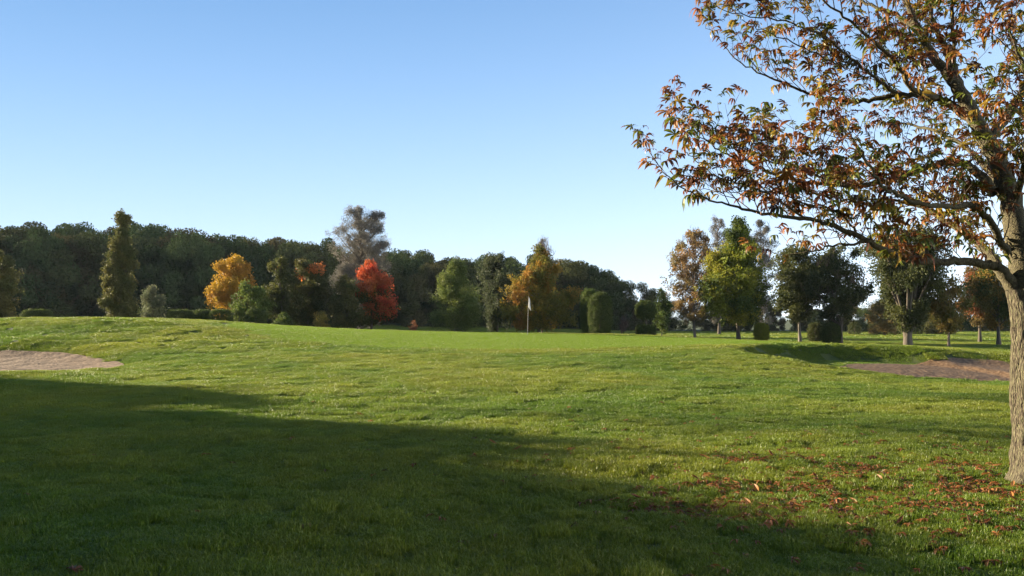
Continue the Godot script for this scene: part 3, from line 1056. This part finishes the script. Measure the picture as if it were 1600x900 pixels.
	tree("maple_tree", "brilliant red round-headed maple with green lower leaves", "", -10.89, 66, 6.3, 1.75, {"shape": DOME, "clear": 0.2, "n": 1500, "tone": red, "size": 0.85, "lobes": 44})
	tree("sapling", "tiny brown leaved sapling between the red maple and the birch", "", -6.73, 58, 1.6, 0.28, {"category": "sapling", "shape": OVAL, "clear": 0.1, "n": 30, "lobes": 6, "tone": func(_q, _r): return Color(0.26, 0.11, 0.05), "size": 0.5, "trunk": 0.02})
	tree("birch_tree", "pale green drooping birch with a short white trunk", "", -4.02, 60, 6.2, 1.8, {"shape": CONE, "clear": 0.10, "n": 1300, "tone": func(_q, r): return blend(Color(0.09, 0.125, 0.03), Color(0.15, 0.18, 0.045), r), "size": 0.85, "fine": true, "bark": "pale_bark", "trunk": 0.08, "lobes": 50})
	tree("holm_oak_tree", "dark glossy green tree between the birch and the golden tree", "", -1.21, 67, 7.1, 2.1, {"shape": OVAL, "clear": 0.12, "n": 1250, "tone": func(_q, r): return blend(Color(0.05, 0.065, 0.028), Color(0.08, 0.095, 0.045), r), "size": 0.9, "lean": 0.02})
	tree("lime_tree", "golden orange tree with bare twiggy top behind the flagstick", "", 1.89, 61, 7.0, 2.6, {"shape": CONE, "clear": 0.13, "n": 1900, "tone": golden, "size": 0.8, "lobes": 56, "bark": "pale_bark", "trunk": 0.1, "trunk_to": 1.0})
	tree("lime_tree", "thin leafless twiggy treetop behind the golden orange tree", "", 2.30, 64, 7.9, 1.0, {"shape": TALL, "clear": 0.4, "n": 90, "lobes": 12, "tone": silver, "size": 0.5, "twigs": 70, "twigs_from": 0.78, "trunk": 0.06})
	tree("bare_shrub", "small nearly leafless shrub between the two tall topiaries", "", 7.21, 55, 1.95, 0.42, {"category": "shrub", "shape": VASE, "clear": 0.15, "n": 26, "lobes": 10, "tone": silver, "size": 0.35, "trunk": 0.02, "twigs": 26, "twigs_from": 0.5})
	tree("young_tree", "thin loose green young tree behind the two-tier topiary", "", 12.67, 72, 4.3, 0.95, {"shape": OVAL, "clear": 0.15, "n": 300, "tone": green, "size": 0.8, "trunk": 0.05})
	tree("beech_tree", "half bare tree with peach brown leaves and a thin pale trunk", "", 12.90, 60, 8.2, 2.2, {"shape": OVAL, "clear": 0.18, "n": 1150, "lobes": 70, "lobe": 0.7, "tone": peach, "size": 0.7, "twigs": 130, "twigs_from": 0.45, "bark": "pale_bark", "trunk": 0.09, "trunk_to": 0.95})
	tree("lime_tree", "large lime green cone-shaped tree right beside the peach brown one", "", 15.30, 57.5, 8.6, 2.8, {"shape": CONE, "clear": 0.19, "n": 3000, "lobes": 64, "tone": lime, "size": 0.85, "trunk": 0.13})
	tree("aspen_tree", "grey feathery poplar behind the peach brown tree", "", 22.36, 92, 13.2, 1.6, {"shape": TALL, "clear": 0.1, "n": 950, "lobes": 50, "lobe": 0.7, "tone": silver, "size": 0.85, "fine": true, "trunk": 0.15, "twigs": 50, "twigs_from": 0.5})
	tree("aspen_tree", "grey feathery poplar behind the lime green cone-shaped tree", "", 26.37, 90, 12.4, 2.0, {"shape": TALL, "clear": 0.1, "n": 1300, "lobes": 56, "lobe": 0.7, "tone": silver, "size": 0.85, "fine": true, "trunk": 0.15, "twigs": 50, "twigs_from": 0.5})
	tree("oak_tree", "dark dense tree between the lime green tree and the sparse one", "", 20.28, 60, 7.0, 2.5, {"shape": OVAL, "clear": 0.25, "n": 1500, "tone": dark, "size": 0.95, "lobes": 44, "bark": "pale_bark"})
	tree("oak_tree", "dark sparse tree with sky showing through its upper branches", "", 22.00, 57, 6.7, 2.6, {"shape": OVAL, "clear": 0.24, "n": 1050, "lobes": 64, "lobe": 0.65, "tone": dark, "size": 0.85, "twigs": 60, "twigs_from": 0.5, "trunk_to": 0.97})
	tree("ivy_clad_tree", "broad dark vase-shaped tree with stout trunk past the bunker", "", 23.23, 50, 6.7, 2.9, {"shape": VASE, "clear": 0.18, "n": 3000, "lobes": 70, "lobe": 0.8, "tone": dark, "size": 0.8, "stems": 5, "trunk": 0.3, "trunk_to": 0.8})
	tree("hornbeam_tree", "small yellow green tree with slim trunk past the vase-shaped tree", "", 25.86, 50.5, 4.1, 1.5, {"shape": OVAL, "clear": 0.25, "n": 600, "tone": func(_q, r): return blend(Color(0.11, 0.12, 0.025), Color(0.22, 0.15, 0.035), r), "size": 0.75, "trunk": 0.08})
	tree("maple_tree", "rusty brown and green tree with red lower leaves", "", 34.59, 63, 5.6, 2.2, {"shape": OVAL, "clear": 0.25, "n": 900, "tone": func(_q, r): return blend(Color(0.32, 0.11, 0.04), Color(0.12, 0.10, 0.03), r), "size": 0.85, "trunk": 0.12})
	tree("maple_tree", "yellow orange and green tree seen just beside the chestnut trunk", "", 31.98, 56, 5.3, 2.1, {"shape": OVAL, "clear": 0.25, "n": 1100, "tone": func(_q, r): return blend(Color(0.34, 0.20, 0.04), Color(0.075, 0.10, 0.022), r * 1.2), "size": 0.85, "trunk": 0.13})
	tree("maple_tree", "dark green tree half hidden behind the chestnut trunk", "", 35.67, 58, 6.0, 1.9, {"shape": OVAL, "clear": 0.2, "n": 1000, "tone": green, "size": 0.9, "trunk": 0.13})
	tree("thorn_bush", "spreading yellow brown bush far behind the vase-shaped tree", "", 37.58, 86, 3.7, 1.7, {"category": "shrub", "shape": DOME, "clear": 0.08, "n": 420, "tone": func(_q, r): return blend(Color(0.28, 0.18, 0.05), Color(0.16, 0.13, 0.04), r), "size": 1.0})
	tree("thorn_bush", "brown green bush far behind the small yellow green tree", "", 46.00, 92, 3.6, 2.2, {"category": "shrub", "shape": DOME, "clear": 0.05, "n": 420, "tone": olive, "size": 1.1})

	# clipped box and yew
	for a in [[-32.09, 57.5, 1.0, 0.85, "large dark clipped block by the olive brown tree"], [-22.56, 58.0, 0.9, 0.95, "longest of the clipped blocks behind the mound, past the narrow tree"], [-20.87, 57.5, 0.52, 0.85, "smallest clipped block, second along from the grey green shrub"], [-19.49, 57.0, 0.74, 0.95, "clipped block in front of the yellow tree's foot"], [-17.16, 57.0, 0.62, 1.05, "dark clipped block standing apart below the dark green shrub"]]:
		var x: float = a[0]
		var up: float = 2.3 - ground(x, a[1])
		clipped("clipped_hedge", a[4], "clipped hedge blocks", x, a[1], [[0.0, up, a[2], 0.5]], {"tone": box, "category": "hedge"})
	clipped("topiary_drum", "tall dark clipped drum of yew beside the green", "", 5.59, 54, [[0.02, 2.72, 0.74]], {"tone": box})
	clipped("topiary_drum", "lighter rounded bush peeping out behind the tall clipped drum", "", 5.10, 56, [[0.02, 3.15, 0.58]], {"tone": green})
	clipped("two_tier_topiary", "clipped topiary of two drums one above the other on a stem", "", 8.48, 54, [[0.02, 0.80, 0.62], [1.18, 2.3, 0.62]], {"tone": box})
	clipped("topiary_bush", "small clipped egg-shaped bush below the lime green tree", "", 16.38, 56, [[0.0, 1.25, 0.47]], {"tone": lime})
	clipped("topiary_bush", "clipped bush touching the sparse dark tree's trunk", "", 21.32, 57, [[0.0, 1.45, 0.6]], {"tone": box})
	clipped("topiary_bush", "dark clipped bush between the two dark trees", "", 22.07, 62, [[0.0, 1.4, 0.5]], {"tone": dark})
	for k in 5:
		clipped("far_topiary", "dark clipped shrub in the row on the shaded field beyond the trees", "far row of clipped shrubs", 37.0 + 2.2 * k, 92, [[0.0, 1.35, 0.7]], {"tone": dark, "dense": 30.0})

	# trees beyond the frame's edge whose shadows lie across the lawn
	for a in [[-36.0, 28.4, 6.9, 2.8, "smallest leafy tree at the near end of the shade row by the bunker"], [-37.2, 25.3, 8.4, 3.9, "leafy tree second in the shade row from the pale bunker"], [-38.3, 22.4, 8.9, 4.3, "rounded leafy tree third in the shade row from the pale bunker"], [-39.3, 18.6, 9.2, 4.8, "broadest leafy tree in the middle of the shade row"], [-41.9, 13.2, 11.4, 6.2, "broad leafy tree fifth in the shade row from the pale bunker"], [-44.5, 6.0, 13.0, 6.2, "broad leafy tree at the far end of the shade row"]]:
		tree("oak_tree", a[4], "shade trees off the lawn", a[0], a[1], a[2], a[3], {"shape": DOME, "clear": 0.1, "n": 4600, "lobes": 90, "lobe": 1.25, "tone": shade_oak, "size": 1.6, "trunk": 0.3})
	for a in [[-11.0, -9.0, 12.0, 5.0, "added unseen tree behind the viewpoint, by the shaded end of the lawn"], [-2.0, -13.0, 13.0, 5.5, "tallest of the added unseen trees behind the viewpoint"], [8.0, -11.0, 12.0, 5.0, "added unseen tree behind the viewpoint, on the chestnut's side"]]:  # unseen trees added to block skylight and deepen the shade on the lawn
		tree("oak_tree", a[4], "added trees behind the viewpoint", a[0], a[1], a[2], a[3], {"shape": DOME, "clear": 0.14, "n": 2200, "lobes": 60, "tone": shade_oak, "size": 1.6, "trunk": 0.3})
	tree("pine_tree", "slim bare-stemmed pine with a loose flat crown behind the shade row", "", -50.7, 34.6, 15.6, 3.6, {"shape": DOME, "clear": 0.85, "n": 90, "lobes": 22, "tone": dark, "size": 0.9, "trunk": 0.09})
	tree("pine_tree", "slim bare-stemmed pine, the taller of two, with a loose crown", "", -48.9, 39.6, 16.6, 3.8, {"shape": DOME, "clear": 0.84, "n": 110, "lobes": 22, "tone": dark, "size": 0.9, "trunk": 0.09})

func _ready() -> void:
	rng.seed = 20
	swell = noise(0.16, 21, 3)
	ripple = noise(0.75, 22, 2)
	patchy = noise(0.12, 23, 3)
	build_light()
	build_materials()
	build_ground()
	for k in BUNKERS.size():
		var b: Array = BUNKERS[k]
		var wob: float = b[5]
		disc("bunker_sand", b[0], b[1], b[2], b[3], func(a): return 1.0 + 0.10 * sin(a * 3.0 + wob) + 0.05 * sin(a * 5.0 + 2.0 * wob), func(x, d): return sand_level(x, d) + 0.03 + 0.022 * ripple.get_noise_2d(x * 2.0, d * 2.0), M.sand, 34, 110)
	disc("putting_green", GREEN[0], GREEN[1], GREEN[2], GREEN[3], func(a): return 1.0 + 0.06 * sin(a * 2.0 + 0.6) + 0.04 * sin(a * 3.0), func(x, d): return lay(x, d) + 0.02, M.green, 40, 120)
	build_grass()
	cluster_mesh = cluster(18, 0.30, 0.175, 0.55)
	fine_cluster = cluster(24, 0.32, 0.13, 0.45)
	twig_mesh = twig_spray(5)
	build_wood("woodland", "dark shaded wood forming the skyline behind the green", func(k: int) -> Array:
		var f := (k + rng.randf()) / 230.0
		var x := lerpf(-125.0, 19.0, f)
		var d := 116.0 + pow(rng.randf(), 1.4) * 34.0
		var b := x / d
		var want := 14.2 if b < -0.4 else lerpf(14.2, 10.6, (b + 0.4) / 0.28) if b < -0.12 else lerpf(10.6, 10.0, (b + 0.12) / 0.2) if b < 0.08 else lerpf(10.0, 6.8, (b - 0.08) / 0.08)
		return [x, d, want * rng.randf_range(0.86, 1.08) * d / 128.0 - lay(x, d) * 0.6], 230)
	build_wood("tree_line", "low distant line of trees far beyond the shaded field", func(k: int) -> Array:
		var f := (k + rng.randf()) / 90.0
		var d := 112.0 + rng.randf() * 22.0
		return [lerpf(17.0, 100.0, f), d, rng.randf_range(3.0, 5.0)], 90)
	build_trees()
	build_flag()
	for k in 7:
		leaf_meshes.append(palm_leaf([5, 4, 6, 5, 3, 5, 2][k], [1.6, 1.1, 1.7, 1.3, 0.9, 1.5, 0.6][k], [0.15, 0.3, 0.1, 0.4, 0.3, 0.5, 0.25][k], [0.3, 0.6, 0.4, 0.9, 1.1, 0.7, 1.0][k], [0.3, 0.6, 0.3, 0.9, 1.1, 0.7, 0.9][k], 0.10))
	build_chestnut()
	build_fallen()
